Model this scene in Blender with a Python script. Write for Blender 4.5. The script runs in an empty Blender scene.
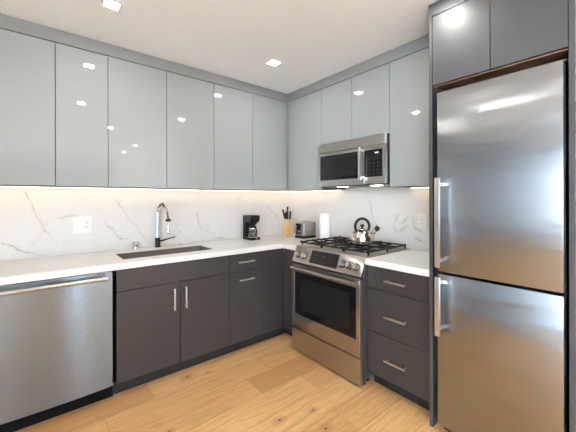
import bpy, bmesh, math, random
from mathutils import Vector, Matrix
random.seed(7)
S = bpy.context.scene
COL = S.collection
rad = math.radians

# ------------------------------------------------------------------ camera
F_PX, PX, PY = 305.455, 296.375, 199.410
yaw, pitch, roll = rad(40.1223), rad(-0.0263), rad(-0.1374)
up = Vector((0, 0, 1))
fw = Vector((math.sin(yaw), math.cos(yaw), 0)); rt = Vector((math.cos(yaw), -math.sin(yaw), 0))
Fv = fw * math.cos(pitch) + up * math.sin(pitch); Uv = up * math.cos(pitch) - fw * math.sin(pitch)
Rr = rt * math.cos(roll) + Uv * math.sin(roll); Ur = Uv * math.cos(roll) - rt * math.sin(roll)
cd = bpy.data.cameras.new('camera'); cam = bpy.data.objects.new('camera', cd); COL.objects.link(cam)
m = Matrix((Rr, Ur, -Fv)).transposed().to_4x4(); m.translation = Vector((-2.4125, -2.9418, 1.3357))
cam.matrix_world = m
cd.sensor_fit = 'HORIZONTAL'; cd.sensor_width = 36; cd.lens = F_PX / 576 * 36
cd.shift_x = (288 - PX) / 576; cd.shift_y = (PY - 216) / 576
cd.clip_start = 0.05; cd.clip_end = 60
S.camera = cam

# ------------------------------------------------------------------ world and exposure
w = bpy.data.worlds.new('daylight'); S.world = w; w.use_nodes = True
bg = w.node_tree.nodes['Background']; bg.inputs[0].default_value = (0.72, 0.86, 1.0, 1); bg.inputs[1].default_value = 15.0
S.view_settings.view_transform = 'Standard'; S.view_settings.look = 'None'
S.view_settings.gamma = 1; S.view_settings.exposure = 0.78; S.view_settings.use_curve_mapping = False
LAMP = 205.0      # ceiling downlights
STRIP = 9.5      # strips under the wall cabinets
S.cycles.use_denoising = True
S.cycles.max_bounces = 10; S.cycles.diffuse_bounces = 6; S.cycles.glossy_bounces = 6
S.cycles.sample_clamp_indirect = 6
S.cycles.caustics_reflective = False; S.cycles.caustics_refractive = False

# ------------------------------------------------------------------ materials
def sock(nt, v, s):
    if isinstance(v, (int, float)): s.default_value = v
    elif isinstance(v, tuple): s.default_value = v
    else: nt.links.new(v, s)
def N(nt, kind, **kw):
    n = nt.nodes.new(kind)
    for k, v in kw.items(): setattr(n, k, v)
    return n
def mth(nt, op, a, b=None, c=None, clamp=False):
    n = N(nt, 'ShaderNodeMath', operation=op); n.use_clamp = clamp
    sock(nt, a, n.inputs[0])
    if b is not None: sock(nt, b, n.inputs[1])
    if c is not None: sock(nt, c, n.inputs[2])
    return n.outputs[0]
def vm(nt, op, a, b=None, scale=None, out=0):
    n = N(nt, 'ShaderNodeVectorMath', operation=op); sock(nt, a, n.inputs[0])
    if b is not None: sock(nt, b, n.inputs[1])
    if scale is not None: sock(nt, scale, n.inputs[3])
    return n.outputs[out]
def mixc(nt, f, a, b):
    n = N(nt, 'ShaderNodeMix', data_type='RGBA'); sock(nt, f, n.inputs[0])
    for v, s in ((a, n.inputs[6]), (b, n.inputs[7])):
        if isinstance(v, tuple): s.default_value = v if len(v) == 4 else v + (1,)
        else: nt.links.new(v, s)
    return n.outputs[2]
def noise(nt, vec, scale, detail=2, rough=.5, dist=0, out=0):
    n = N(nt, 'ShaderNodeTexNoise'); n.inputs['Scale'].default_value = scale; n.inputs['Detail'].default_value = detail
    n.inputs['Roughness'].default_value = rough; n.inputs['Distortion'].default_value = dist
    if vec is not None: nt.links.new(vec, n.inputs['Vector'])
    return n.outputs[out]
def pos(nt): return N(nt, 'ShaderNodeNewGeometry').outputs['Position']
def objc(nt): return N(nt, 'ShaderNodeTexCoord').outputs['Object']
def ramp(nt, f, a, b, lo=0., hi=1.):
    n = N(nt, 'ShaderNodeMapRange'); n.interpolation_type = 'SMOOTHSTEP'; sock(nt, f, n.inputs[0])
    for i, v in enumerate((a, b, lo, hi)): n.inputs[i + 1].default_value = v
    return n.outputs[0]

def mat(name, col, rough=.5, metal=0, var=.05, nscale=8, bump=0, bscale=200, aniso=0, stretch=None, spec=.5, coat=0, wave=0, arot=0):
    m = bpy.data.materials.new(name); m.use_nodes = True; nt = m.node_tree
    b = nt.nodes['Principled BSDF']
    c = objc(nt)
    if stretch: c = vm(nt, 'MULTIPLY', c, stretch)
    f = noise(nt, c, nscale, 3)
    lo = tuple(max(0, x * (1 - var)) for x in col) + (1,); hi = tuple(min(1, x * (1 + var)) for x in col) + (1,)
    nt.links.new(mixc(nt, f, lo, hi), b.inputs['Base Color'])
    b.inputs['Roughness'].default_value = rough; b.inputs['Metallic'].default_value = metal
    b.inputs['Specular IOR Level'].default_value = spec; b.inputs['Coat Weight'].default_value = coat
    b.inputs['Coat Roughness'].default_value = .05
    if aniso:
        b.inputs['Anisotropic'].default_value = aniso; b.inputs['Anisotropic Rotation'].default_value = arot
        t = N(nt, 'ShaderNodeTangent', direction_type='RADIAL', axis='Z'); nt.links.new(t.outputs[0], b.inputs['Tangent'])
    if bump or wave:
        h = noise(nt, c, bscale, 2)
        bn = N(nt, 'ShaderNodeBump'); bn.inputs['Distance'].default_value = .001; bn.inputs['Strength'].default_value = bump
        nt.links.new(h, bn.inputs['Height'])
        o = bn.outputs[0]
        if wave:
            h2 = noise(nt, vm(nt, 'MULTIPLY', objc(nt), (1, 1, 4.0)), 2.2, 1)
            b2 = N(nt, 'ShaderNodeBump'); b2.inputs['Distance'].default_value = wave; b2.inputs['Strength'].default_value = 1
            nt.links.new(h2, b2.inputs['Height']); nt.links.new(o, b2.inputs['Normal']); o = b2.outputs[0]
        nt.links.new(o, b.inputs['Normal'])
    return m
def emis(name, col, s, back=None):
    m = bpy.data.materials.new(name); m.use_nodes = True; nt = m.node_tree; b = nt.nodes['Principled BSDF']
    f = noise(nt, objc(nt), 4, 1); nt.links.new(mixc(nt, f, col + (1,), tuple(min(1, x * 1.02) for x in col) + (1,)), b.inputs['Emission Color'])
    b.inputs['Base Color'].default_value = (.8, .8, .8, 1); b.inputs['Emission Strength'].default_value = s
    return m

M = {}
M['wall'] = mat('wall_paint', (.80, .79, .77), .6, var=.01, bump=.1, bscale=300)
M['greywall'] = mat('blue_grey_wall_paint', (.20, .215, .235), .6, var=.02, bump=.1, bscale=300)  # unseen walls darkened to stand in for a dim room reflected in steel
M['ceil'] = mat('ceiling_paint', (.83, .895, .95), .75, var=.01, bump=.1, bscale=300)
M['gloss'] = mat('light_grey_lacquer', (.30, .315, .315), .035, var=.01, nscale=2, spec=.55)
M['fill'] = mat('grey_filler_paint', (.24, .25, .25), .4, var=.02)
M['carc'] = mat('grey_carcass', (.10, .10, .10), .6)
M['dark'] = mat('charcoal_matte_laminate', (.042, .038, .038), .36, var=.03, nscale=3, bump=.05, bscale=500, spec=.4)
M['dark2'] = mat('charcoal_satin_panel', (.062, .064, .068), .42, var=.03, nscale=3, bump=.05, bscale=500, spec=.5)
M['toe'] = mat('charcoal_toe_kick', (.026, .024, .024), .6, spec=.2)  # charcoal darkened to paint in the shade of the toe recess
M['gap'] = mat('black_shadow_gap', (.006, .006, .006), .8, spec=.1)  # black that paints in the shade behind door and drawer gaps
M['steel'] = mat('brushed_stainless', (.56, .545, .53), .27, 1, var=.06, nscale=60, aniso=.55, stretch=(.3, .3, 6), bump=.05, bscale=60)
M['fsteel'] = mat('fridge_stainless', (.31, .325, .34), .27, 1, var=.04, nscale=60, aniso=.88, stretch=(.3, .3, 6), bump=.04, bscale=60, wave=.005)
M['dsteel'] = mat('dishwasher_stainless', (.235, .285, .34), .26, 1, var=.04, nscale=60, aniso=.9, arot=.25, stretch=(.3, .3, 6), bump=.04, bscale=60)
M['rsteel'] = mat('warm_stainless', (.45, .43, .41), .28, 1, var=.05, nscale=60, aniso=.4, stretch=(.3, .3, 6))
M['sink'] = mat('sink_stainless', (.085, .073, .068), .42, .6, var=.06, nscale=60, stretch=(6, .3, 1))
M['chrome'] = mat('polished_chrome', (.75, .74, .72), .07, 1, var=.02)
M['nickel'] = mat('brushed_nickel', (.66, .66, .65), .34, 1, var=.03)
M['ksteel'] = mat('satin_steel', (.72, .68, .64), .16, 1, var=.05, nscale=6)
M['black'] = mat('black_plastic', (.009, .009, .009), .38, var=.1, spec=.25)
M['blackmatte'] = mat('black_cast_iron', (.008, .008, .008), .55, spec=.3, var=.2, bump=.3, bscale=300)
M['enamel'] = mat('black_enamel', (.02, .02, .02), .12, var=.1)
M['glass'] = mat('black_glass', (.006, .006, .007), .06, var=.1, spec=.3)
M['disp'] = mat('display_glass', (.008, .008, .009), .28, var=.1, spec=.3)
M['screen'] = mat('dark_grey_oven_screen', (.012, .012, .013), .15, var=.1, spec=.25)
M['tray'] = mat('cooktop_steel', (.62, .60, .57), .3, 1, var=.1)
M['side'] = mat('dark_painted_steel', (.05, .05, .052), .4, var=.05)
M['white'] = mat('white_plastic', (.82, .82, .80), .35, var=.01)
M['paper'] = mat('white_paper_towel', (.85, .86, .85), .9, var=.01, bump=.6, bscale=120)
M['wood'] = mat('light_beech', (.62, .40, .20), .45, var=.15, nscale=20, stretch=(4, 4, .5))
M['under'] = mat('brown_wood_underside', (.25, .15, .09), .5, var=.12, nscale=12, stretch=(4, .4, 1))
M['mark'] = mat('grey_lettering', (.25, .25, .26), .4)
M['key'] = mat('dim_key_marks', (.075, .075, .08), .4)
M['markw'] = mat('pale_lettering', (.6, .6, .6), .4)
M['lamp'] = emis('downlight_lens', (1, .96, .91), LAMP)
M['strip'] = emis('led_diffuser', (1, .74, .49), STRIP)
M['cook'] = emis('cooktop_light_lens', (1, .93, .84), 18)  # glow for the added plates that lift the range backsplash
M['digits'] = emis('display_glow', (.85, .95, 1), .5)
M['trimw'] = mat('white_trim', (.85, .85, .83), .4, var=.01)
M['winglass'] = None

def clear_glass():
    m = bpy.data.materials.new('clear_window_glass'); m.use_nodes = True; nt = m.node_tree
    b = nt.nodes['Principled BSDF']; nt.nodes.remove(b)
    t = N(nt, 'ShaderNodeBsdfTransparent'); g = N(nt, 'ShaderNodeBsdfGlossy'); g.inputs['Roughness'].default_value = .02
    f = noise(nt, objc(nt), 3, 1); mx = N(nt, 'ShaderNodeMixShader')
    sock(nt, ramp(nt, f, 0, 1, .05, .07), mx.inputs[0]); nt.links.new(t.outputs[0], mx.inputs[1]); nt.links.new(g.outputs[0], mx.inputs[2])
    nt.links.new(mx.outputs[0], nt.nodes['Material Output'].inputs[0]); return m
M['winglass'] = clear_glass()
def carafe_glass():
    m = bpy.data.materials.new('smoked_carafe_glass'); m.use_nodes = True; nt = m.node_tree
    b = nt.nodes['Principled BSDF']; b.inputs['Transmission Weight'].default_value = .85; b.inputs['Roughness'].default_value = .03
    f = noise(nt, objc(nt), 5, 1); nt.links.new(mixc(nt, f, (.5, .5, .5), (.6, .6, .6)), b.inputs['Base Color']); return m
M['carafe'] = carafe_glass()

def marble(name, segs, base, vein, ax, amount=1.0, rough=.38):
    """white stone; segs = vein polylines on the slab's face, ax = 0 (x,z) or 1 (y,z)"""
    m = bpy.data.materials.new(name); m.use_nodes = True; nt = m.node_tree; b = nt.nodes['Principled BSDF']
    P = pos(nt)
    n3 = noise(nt, P, 5, 5, .62, 0, out=1)
    off = vm(nt, 'SCALE', vm(nt, 'SUBTRACT', n3, (.5, .5, .5)), scale=.11)
    Q = vm(nt, 'ADD', P, off)
    Q = vm(nt, 'MULTIPLY', Q, (1, 0, 1) if ax == 0 else (0, 1, 1))
    total = None
    for line in segs:
        for (a0, a1), (b0, b1) in zip(line, line[1:]):
            A = Vector((a0, 0, a1)) if ax == 0 else Vector((0, a0, a1))
            B = Vector((b0, 0, b1)) if ax == 0 else Vector((0, b0, b1))
            BA = B - A
            pa = vm(nt, 'SUBTRACT', Q, tuple(A))
            h = mth(nt, 'MULTIPLY', vm(nt, 'DOT_PRODUCT', pa, tuple(BA), out=1), 1 / BA.dot(BA), clamp=True)
            d = vm(nt, 'LENGTH', vm(nt, 'SUBTRACT', pa, vm(nt, 'SCALE', tuple(BA), scale=h)), out=1)
            total = d if total is None else mth(nt, 'MINIMUM', total, d)
    col = base
    wid = noise(nt, P, 7, 3)
    cloud = noise(nt, P, 3, 4)
    c0 = mixc(nt, ramp(nt, cloud, .45, .75, 0, .5), base, tuple(x * .93 for x in base))
    # fine random veins
    r1 = mth(nt, 'ABSOLUTE', mth(nt, 'SUBTRACT', noise(nt, P, 1.6, 6, .55, .8), .5))
    fine = mth(nt, 'MULTIPLY', ramp(nt, r1, .0, .012, 1, 0), ramp(nt, noise(nt, P, 2.3, 1), .5, .7, 0, .30 * amount))
    c0 = mixc(nt, fine, c0, vein)
    if total is not None:
        core = mth(nt, 'MULTIPLY', ramp(nt, total, .0005, .0055, 1, 0), ramp(nt, wid, .38, .62, .2, .9))
        halo = mth(nt, 'MULTIPLY', ramp(nt, total, .0, .03, 1, 0), ramp(nt, wid, .4, .65, .0, .4))
        c0 = mixc(nt, halo, c0, tuple(.5 * x + .5 * y for x, y in zip(base, vein)))
        c0 = mixc(nt, core, c0, vein)
    nt.links.new(c0, b.inputs['Base Color']); b.inputs['Roughness'].default_value = rough
    return m
LV = [[(-2.493, 1.391), (-2.413, 1.214), (-2.372, 1.123), (-2.316, 1.018)], [(-2.618, 1.041), (-2.519, 0.985), (-2.393, 0.924)], [(-2.134, 1.377), (-2.02, 1.211), (-1.994, 1.128), (-1.88, 0.999), (-1.823, 0.994)], [(-2.286, 1.195), (-2.196, 1.206)], [(-2.102, 1.079), (-2.036, 1.012), (-2.086, 0.978)], [(-1.905, 1.316), (-1.753, 1.054), (-1.656, 0.949)], [(-1.228, 1.187), (-1.175, 1.062), (-1.041, 0.947), (-0.902, 0.936)], [(-0.773, 1.339), (-0.706, 1.378)], [(-0.407, 1.265), (-0.249, 1.131)]]
RV = [[(-1.107, 1.414), (-1.172, 1.285), (-1.214, 1.171), (-1.291, 1.033)], [(-1.431, 1.095), (-1.467, 1.044), (-1.503, 1.059)], [(-1.623, 1.026), (-1.727, 0.979)], [(-1.588, 1.26), (-1.513, 1.137)], [(-1.532, 1.276), (-1.475, 1.205), (-1.431, 1.097)], [(-1.60, 1.20), (-1.64, 1.10), (-1.70, 1.06)], [(-1.503, 1.059), (-1.56, 1.12)]]
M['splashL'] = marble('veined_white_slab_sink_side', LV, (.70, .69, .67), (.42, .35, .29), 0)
M['splashR'] = marble('veined_white_slab_range_side', RV, (.76, .745, .72), (.42, .36, .30), 1)  # same stone with a paler base, standing in for more light here
M['counter'] = marble('white_quartz', [], (.72, .725, .72), (.45, .42, .38), 0, .8, .3)

def oak():
    m = bpy.data.materials.new('oak_planks'); m.use_nodes = True; nt = m.node_tree; b = nt.nodes['Principled BSDF']
    tone = N(nt, 'ShaderNodeAttribute', attribute_name='tone').outputs['Fac']
    seed = N(nt, 'ShaderNodeAttribute', attribute_name='seed').outputs['Fac']
    P = pos(nt)
    sh = N(nt, 'ShaderNodeCombineXYZ'); nt.links.new(mth(nt, 'MULTIPLY', seed, 40.), sh.inputs[0]); nt.links.new(mth(nt, 'MULTIPLY', seed, 17.), sh.inputs[1])
    Q = vm(nt, 'ADD', P, sh.outputs[0])
    warp = noise(nt, vm(nt, 'MULTIPLY', Q, (1.0, 4, 1)), 1.5, 2)
    wy = N(nt, 'ShaderNodeCombineXYZ'); nt.links.new(mth(nt, 'MULTIPLY', warp, .12), wy.inputs[1])
    G = vm(nt, 'ADD', Q, wy.outputs[0])
    g1 = noise(nt, vm(nt, 'MULTIPLY', G, (1.0, 22, 1)), 2.2, 4, .6)
    g2 = noise(nt, vm(nt, 'MULTIPLY', G, (3, 120, 1)), 2.5, 3, .6)
    cath = mth(nt, 'ABSOLUTE', mth(nt, 'SINE', mth(nt, 'MULTIPLY', noise(nt, vm(nt, 'MULTIPLY', Q, (.9, 5, 1)), 1.6, 1), 42)))
    base = mixc(nt, tone, (.56, .27, .10), (.83, .49, .215))
    c = mixc(nt, ramp(nt, g1, .40, .75, 0, .6), base, (.42, .22, .09))
    c = mixc(nt, ramp(nt, cath, .0,   .5, .16, 0), c, (.38, .19, .08))
    c = mixc(nt, ramp(nt, g2, .4, .7, 0, .28), c, (.34, .17, .07))
    v = N(nt, 'ShaderNodeTexVoronoi'); v.inputs['Scale'].default_value = 2.6
    nt.links.new(vm(nt, 'MULTIPLY', Q, (1, 1.5, 0)), v.inputs['Vector'])
    kn = ramp(nt, v.outputs['Distance'], .018, .05, 1, 0)
    keep = ramp(nt, v.outputs['Color'], .66, .7, 0, 1)
    c = mixc(nt, mth(nt, 'MULTIPLY', kn, keep), c, (.07, .035, .02))
    halo = mth(nt, 'MULTIPLY', ramp(nt, v.outputs['Distance'], .03, .16, .35, 0), keep)
    c = mixc(nt, halo, c, (.33, .17, .07))
    pxy = vm(nt, 'MULTIPLY', vm(nt, 'ADD', P, vm(nt, 'SCALE', vm(nt, 'SUBTRACT', noise(nt, P, 30, 2, out=1), (.5, .5, .5)), scale=.02)), (1, 1.5, 0))
    for kx_, ky_, kr in ((-1.563, -.652, .016), (-1.302, -1.461, .015), (-1.087, -1.528, .010), (-1.138, -1.692, .015), (-1.42, -.70, .008), (-1.84, -1.12, .010)):
        dd = vm(nt, 'LENGTH', vm(nt, 'SUBTRACT', pxy, (kx_, ky_ * 1.5, 0)), out=1)
        c = mixc(nt, ramp(nt, dd, kr, kr * 5, .45, 0), c, (.33, .16, .06))
        c = mixc(nt, ramp(nt, dd, kr * .4, kr * 1.1, .95, 0), c, (.06, .03, .018))
    nt.links.new(c, b.inputs['Base Color']); b.inputs['Roughness'].default_value = .38
    bn = N(nt, 'ShaderNodeBump'); bn.inputs['Distance'].default_value = .0006; bn.inputs['Strength'].default_value = .4
    nt.links.new(g2, bn.inputs['Height']); nt.links.new(bn.outputs[0], b.inputs['Normal'])
    return m
M['oak'] = oak()

# ------------------------------------------------------------------ mesh helpers
class G:
    """collects shapes (world coordinates) that become one mesh"""
    def __init__(s): s.bm = bmesh.new()
    def merge(s, b2):
        me = bpy.data.meshes.new('tmp'); b2.to_mesh(me); b2.free(); s.bm.from_mesh(me); bpy.data.meshes.remove(me); return s
    def box(s, x0, x1, y0, y1, z0, z1, bev=.0, seg=1):
        x0, x1 = sorted((x0, x1)); y0, y1 = sorted((y0, y1)); z0, z1 = sorted((z0, z1))
        b = bmesh.new(); bmesh.ops.create_cube(b, size=1)
        for v in b.verts: v.co = Vector((x0 + (v.co.x + .5) * (x1 - x0), y0 + (v.co.y + .5) * (y1 - y0), z0 + (v.co.z + .5) * (z1 - z0)))
        if bev: bmesh.ops.bevel(b, geom=b.edges[:], offset=bev, segments=seg, affect='EDGES', profile=.6)
        return s.merge(b)
    def side(s, sd, s0, s1, d0, d1, z0, z1, bev=.0, seg=1):
        """box along the sink wall ('L': s is x) or the range wall ('R': s is -y); d = distance out from the wall"""
        if sd == 'L': return s.box(s0, s1, -d0, -d1, z0, z1, bev, seg)
        return s.box(-d0, -d1, -s0, -s1, z0, z1, bev, seg)
    def tube(s, pts, r, seg=16, closed=False, caps=True):
        pts = [Vector(p) for p in pts]; n = len(pts); rs = r if isinstance(r, (list, tuple)) else [r] * n
        rings = []; prev = None
        for i, p in enumerate(pts):
            if closed: t = (pts[(i + 1) % n] - pts[i - 1]).normalized()
            elif i == 0: t = (pts[1] - p).normalized()
            elif i == n - 1: t = (p - pts[-2]).normalized()
            else: t = ((pts[i + 1] - p).normalized() + (p - pts[i - 1]).normalized()).normalized()
            if prev is None:
                a = Vector((0, 0, 1)) if abs(t.z) < .9 else Vector((1, 0, 0)); u = t.cross(a).normalized()
            else: u = (prev - t * prev.dot(t)).normalized()
            prev = u; v = t.cross(u)
            rings.append([s.bm.verts.new(p + (u * math.cos(k * 2 * math.pi / seg) + v * math.sin(k * 2 * math.pi / seg)) * rs[i]) for k in range(seg)])
        R = list(zip(rings, rings[1:])) + ([(rings[-1], rings[0])] if closed else [])
        for a, b in R:
            for k in range(seg): s.bm.faces.new((a[k], a[(k + 1) % seg], b[(k + 1) % seg], b[k]))
        if caps and not closed: s.bm.faces.new(rings[0][::-1]); s.bm.faces.new(rings[-1])
        return s
    def lathe(s, prof, c=(0, 0, 0), seg=32, axis=(0, 0, 1)):
        ax = Vector(axis).normalized(); c = Vector(c)
        u = ax.orthogonal().normalized(); v = ax.cross(u); rings = []
        for r, h in prof:
            if r < 1e-5: rings.append([s.bm.verts.new(c + ax * h)])
            else: rings.append([s.bm.verts.new(c + ax * h + (u * math.cos(k * 2 * math.pi / seg) + v * math.sin(k * 2 * math.pi / seg)) * r) for k in range(seg)])
        for a, b in zip(rings, rings[1:]):
            for k in range(seg):
                k2 = (k + 1) % seg
                if len(a) == 1 and len(b) == 1: continue
                if len(a) == 1: s.bm.faces.new((a[0], b[k2], b[k]))
                elif len(b) == 1: s.bm.faces.new((a[k], a[k2], b[0]))
                else: s.bm.faces.new((a[k], a[k2], b[k2], b[k]))
        if len(rings[0]) > 1: s.bm.faces.new(rings[0][::-1])
        if len(rings[-1]) > 1: s.bm.faces.new(rings[-1])
        return s
    def prism(s, poly, vec, bev=0):
        """poly: 3D points; extruded by vec"""
        b = bmesh.new(); vec = Vector(vec)
        a = [b.verts.new(Vector(p)) for p in poly]; c = [b.verts.new(Vector(p) + vec) for p in poly]; n = len(a)
        b.faces.new(a); b.faces.new(c[::-1])
        for i in range(n): b.faces.new((a[i], c[i], c[(i + 1) % n], a[(i + 1) % n]))
        if bev: bmesh.ops.bevel(b, geom=b.edges[:], offset=bev, segments=1, affect='EDGES')
        return s.merge(b)
    def quad(s, *p): s.bm.faces.new([s.bm.verts.new(q) for q in p]); return s

ORG = {}
def obj(name, g, material, parent=None, angle=35, label=None):
    me = bpy.data.meshes.new(name)
    bmesh.ops.recalc_face_normals(g.bm, faces=g.bm.faces[:])
    g.bm.verts.ensure_lookup_table()
    co = [v.co for v in g.bm.verts]
    if parent is None:
        org = Vector(((min(c.x for c in co) + max(c.x for c in co)) / 2, (min(c.y for c in co) + max(c.y for c in co)) / 2, min(c.z for c in co)))
    else: org = ORG[parent.name]
    for v in g.bm.verts: v.co -= org
    g.bm.to_mesh(me); g.bm.free()
    me.polygons.foreach_set('use_smooth', [True] * len(me.polygons)); me.set_sharp_from_angle(angle=rad(angle))
    me.materials.append(material)
    o = bpy.data.objects.new(name, me); COL.objects.link(o)
    if parent is None: o.location = org
    else: o.parent = parent
    ORG[o.name] = org
    if label: o['label'] = label
    return o
def tag(o, label, cat, group=None, kind=None):
    o['label'] = label; o['category'] = cat
    if group: o['group'] = group
    if kind: o['kind'] = kind
    return o
def thing(name, loc, label, cat, group=None):
    o = bpy.data.objects.new(name, None); o.empty_display_size = .1; COL.objects.link(o); o.location = loc
    ORG[o.name] = Vector(loc); return tag(o, label, cat, group)
def struct(name, g, material, label=None):
    o = obj(name, g, material); o['kind'] = 'structure'; 
    if label: o['label'] = label
    return o
def lettering(name, text, size, origin, xdir, ydir, material, parent, depth=.0006, space=1.0):
    cu = bpy.data.curves.new('t', 'FONT'); cu.body = text; cu.size = size; cu.extrude = depth; cu.align_x = 'CENTER'; cu.align_y = 'CENTER'
    cu.space_character = space; cu.offset = size * .012
    o = bpy.data.objects.new('t', cu); COL.objects.link(o); bpy.context.view_layer.update()
    me = bpy.data.meshes.new_from_object(o.evaluated_get(bpy.context.evaluated_depsgraph_get()))
    bpy.data.objects.remove(o); bpy.data.curves.remove(cu)
    X = Vector(xdir).normalized(); Y = Vector(ydir).normalized(); Z = X.cross(Y)
    mt = Matrix((X, Y, Z)).transposed().to_4x4(); mt.translation = Vector(origin) - ORG[parent.name]
    me.transform(mt); me.materials.append(material); me.name = name
    p = bpy.data.objects.new(name, me); COL.objects.link(p); p.parent = parent; ORG[p.name] = ORG[parent.name]; return p
def bar_pull(parent, sd, s0, s1, d, z0, z1, t=.006, name='handle', material=None, st=.030):
    """bar handle from (s0,z0) to (s1,z1) on a front at depth d, with two posts"""
    def P(s_, dd, z): return (s_, -dd, z) if sd == 'L' else (-dd, -s_, z)
    g = G()
    horiz = abs(s1 - s0) > abs(z1 - z0)
    g.side(sd, min(s0, s1) - (0 if horiz else t), max(s0, s1) + (0 if horiz else t), d + st - t, d + st + t, min(z0, z1) - (t if horiz else 0), max(z0, z1) + (t if horiz else 0), .0022, 2)
    for f in (.09, .91):
        s_ = s0 + (s1 - s0) * f; z = z0 + (z1 - z0) * f
        g.tube([P(s_, d - .0002, z), P(s_, d + st - t + .001, z)], .0045, 12)
    return obj(name, g, material or M['nickel'], parent)
R_ = 'R'; L_ = 'L'

# ------------------------------------------------------------------ room
H = 2.4756
def plank_floor():
    bm = bmesh.new(); tl = bm.faces.layers.float.new('tone'); sl = bm.faces.layers.float.new('seed')
    W = .2133; known = {2: [-1.82], 3: [-2.105, -1.02], 4: [-1.238], 5: [-.905]}
    tones = {(3, 0): 0}
    rnd = random.Random(11)
    y = -.1205 + 2 * 0
    rows = int(8.2 / W) + 2
    for r in range(-1, rows):
        y1 = .093 - (r) * W + 0.0; y1 = -.12 - (r - 0) * W + .0; y0 = y1 - W
        # row 2 spans y -0.547 .. -0.760
        joints = list(known.get(r, [rnd.uniform(-2, -.6)])); a = min(joints)
        while a > -5.3: a -= rnd.uniform(.95, 1.5); joints.append(a)
        a = max(joints)
        while a < 0: a += rnd.uniform(.95, 1.4); joints.append(a)
        joints.sort(); g = .0011
        for a, b in zip(joints, joints[1:]):
            xa, xb = max(a, -5.2) + g, min(b, .0) - g; ya, yb = y0 + g, min(y1, 0) - g
            if xb <= xa or yb <= ya: continue
            t = rnd.uniform(.5, 1.0); sd = rnd.random()
            if r == 4 and a < -1 < b: t = .2
            if r == 2 and a < -2 < b: t = .35
            if r == 5 and a < -1.5 < b: t = .9
            vs = [bm.verts.new(c) for c in ((xa, ya, 0), (xb, ya, 0), (xb, yb, 0), (xa, yb, 0))]
            lo = [bm.verts.new((v.co.x, v.co.y, -.004)) for v in vs]
            fs = [bm.faces.new(vs)] + [bm.faces.new((vs[i], lo[i], lo[(i + 1) % 4], vs[(i + 1) % 4])) for i in range(4)]
            for f in fs: f[tl] = t; f[sl] = sd
    me = bpy.data.meshes.new('floor'); bm.to_mesh(me); bm.free(); me.materials.append(M['oak'])
    o = bpy.data.objects.new('floor', me); COL.objects.link(o); o['kind'] = 'structure'; return o
plank_floor()
struct('trim_1', G().box(-5.2, 0, -8.2, 0, -.06, -.0035), M['under'])  # dark slab under the planks, seen only through the joints
struct('ceiling', G().box(-5.2, .0, -8.2, 0, H, H + .1), M['ceil'])
struct('wall_left', G().box(-5.2, .1, .0005, .1, 0, H), M['wall'])
struct('wall_right', G().box(.0005, .1, -8.2, 0, 0, H), M['wall'])
struct('wall_near', G().box(-.645, -.001, -8.0, -2.7125, 0, H - .0005), M['wall'])
WZ0, WZ1 = .10, 2.36
g = G()
BW0, BW1, BWT = -1.42, -1.02, 1.62  # unseen narrow window, added to put a bright streak on the dishwasher door
g.box(-5.2, BW0, -8.2, -8.05, 0, H - .001).box(BW1, -.646, -8.2, -8.05, 0, H - .001)
g.box(BW0, BW1, -8.2, -8.05, 0, WZ0); g.box(BW0, BW1, -8.2, -8.05, BWT, H - .001)
struct('wall_back', g, M['greywall'])
f = G()
for x0, x1 in ((BW0, BW0 + .05), (BW1 - .05, BW1)): f.box(x0, x1, -8.15, -8.09, WZ0, BWT)
for z0, z1 in ((WZ0, WZ0 + .06), (BWT - .06, BWT)): f.box(BW0, BW1, -8.15, -8.09, z0, z1)
wn = struct('window_1', f, M['trimw'])
obj('window_pane', G().box(BW0 + .045, BW1 - .045, -8.125, -8.12, WZ0 + .05, BWT - .05), M['winglass'], wn)
# unseen side wall, two wide windows added for daylight and placed clear of reflections
g = G()
WY = ((-7.9, -6.0), (-5.8, -3.9))
g.box(-5.2, -5.05, -8.05, -7.9, 0, H - .001).box(-5.2, -5.05, -6.0, -5.8, 0, H - .001).box(-5.2, -5.05, -3.9, -.0, 0, H - .001)
for a, b in WY: g.box(-5.2, -5.05, a, b, 0, WZ0).box(-5.2, -5.05, a, b, WZ1, H - .001)
struct('wall_far', g, M['greywall'])
for n, (a, b) in enumerate(WY):
    f = G()
    for y0, y1 in ((a, a + .06), (b - .06, b), ((a + b) / 2 - .03, (a + b) / 2 + .03)): f.box(-5.15, -5.09, y0, y1, WZ0, WZ1)
    for z0, z1 in ((WZ0, WZ0 + .06), (WZ1 - .06, WZ1)): f.box(-5.15, -5.09, a, b, z0, z1)
    wn = struct('window_%d' % (n + 2), f, M['trimw'])
    obj('window_pane', G().box(-5.125, -5.12, a + .05, b - .05, WZ0 + .05, WZ1 - .05), M['winglass'], wn)

# backsplash slabs
o = obj('backsplash_slab', G().box(-2.68, -.0175, -.017, -.0005, .9145, 1.4295), M['splashL']); tag(o, 'veined white stone backsplash slab on the long wall behind the sink', 'backsplash')
o = obj('backsplash_slab', G().box(-.017, -.0005, -2.069, -.001, .9145, 1.4295), M['splashR']); tag(o, 'veined white stone backsplash slab behind the gas range and kettle', 'backsplash')

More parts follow.
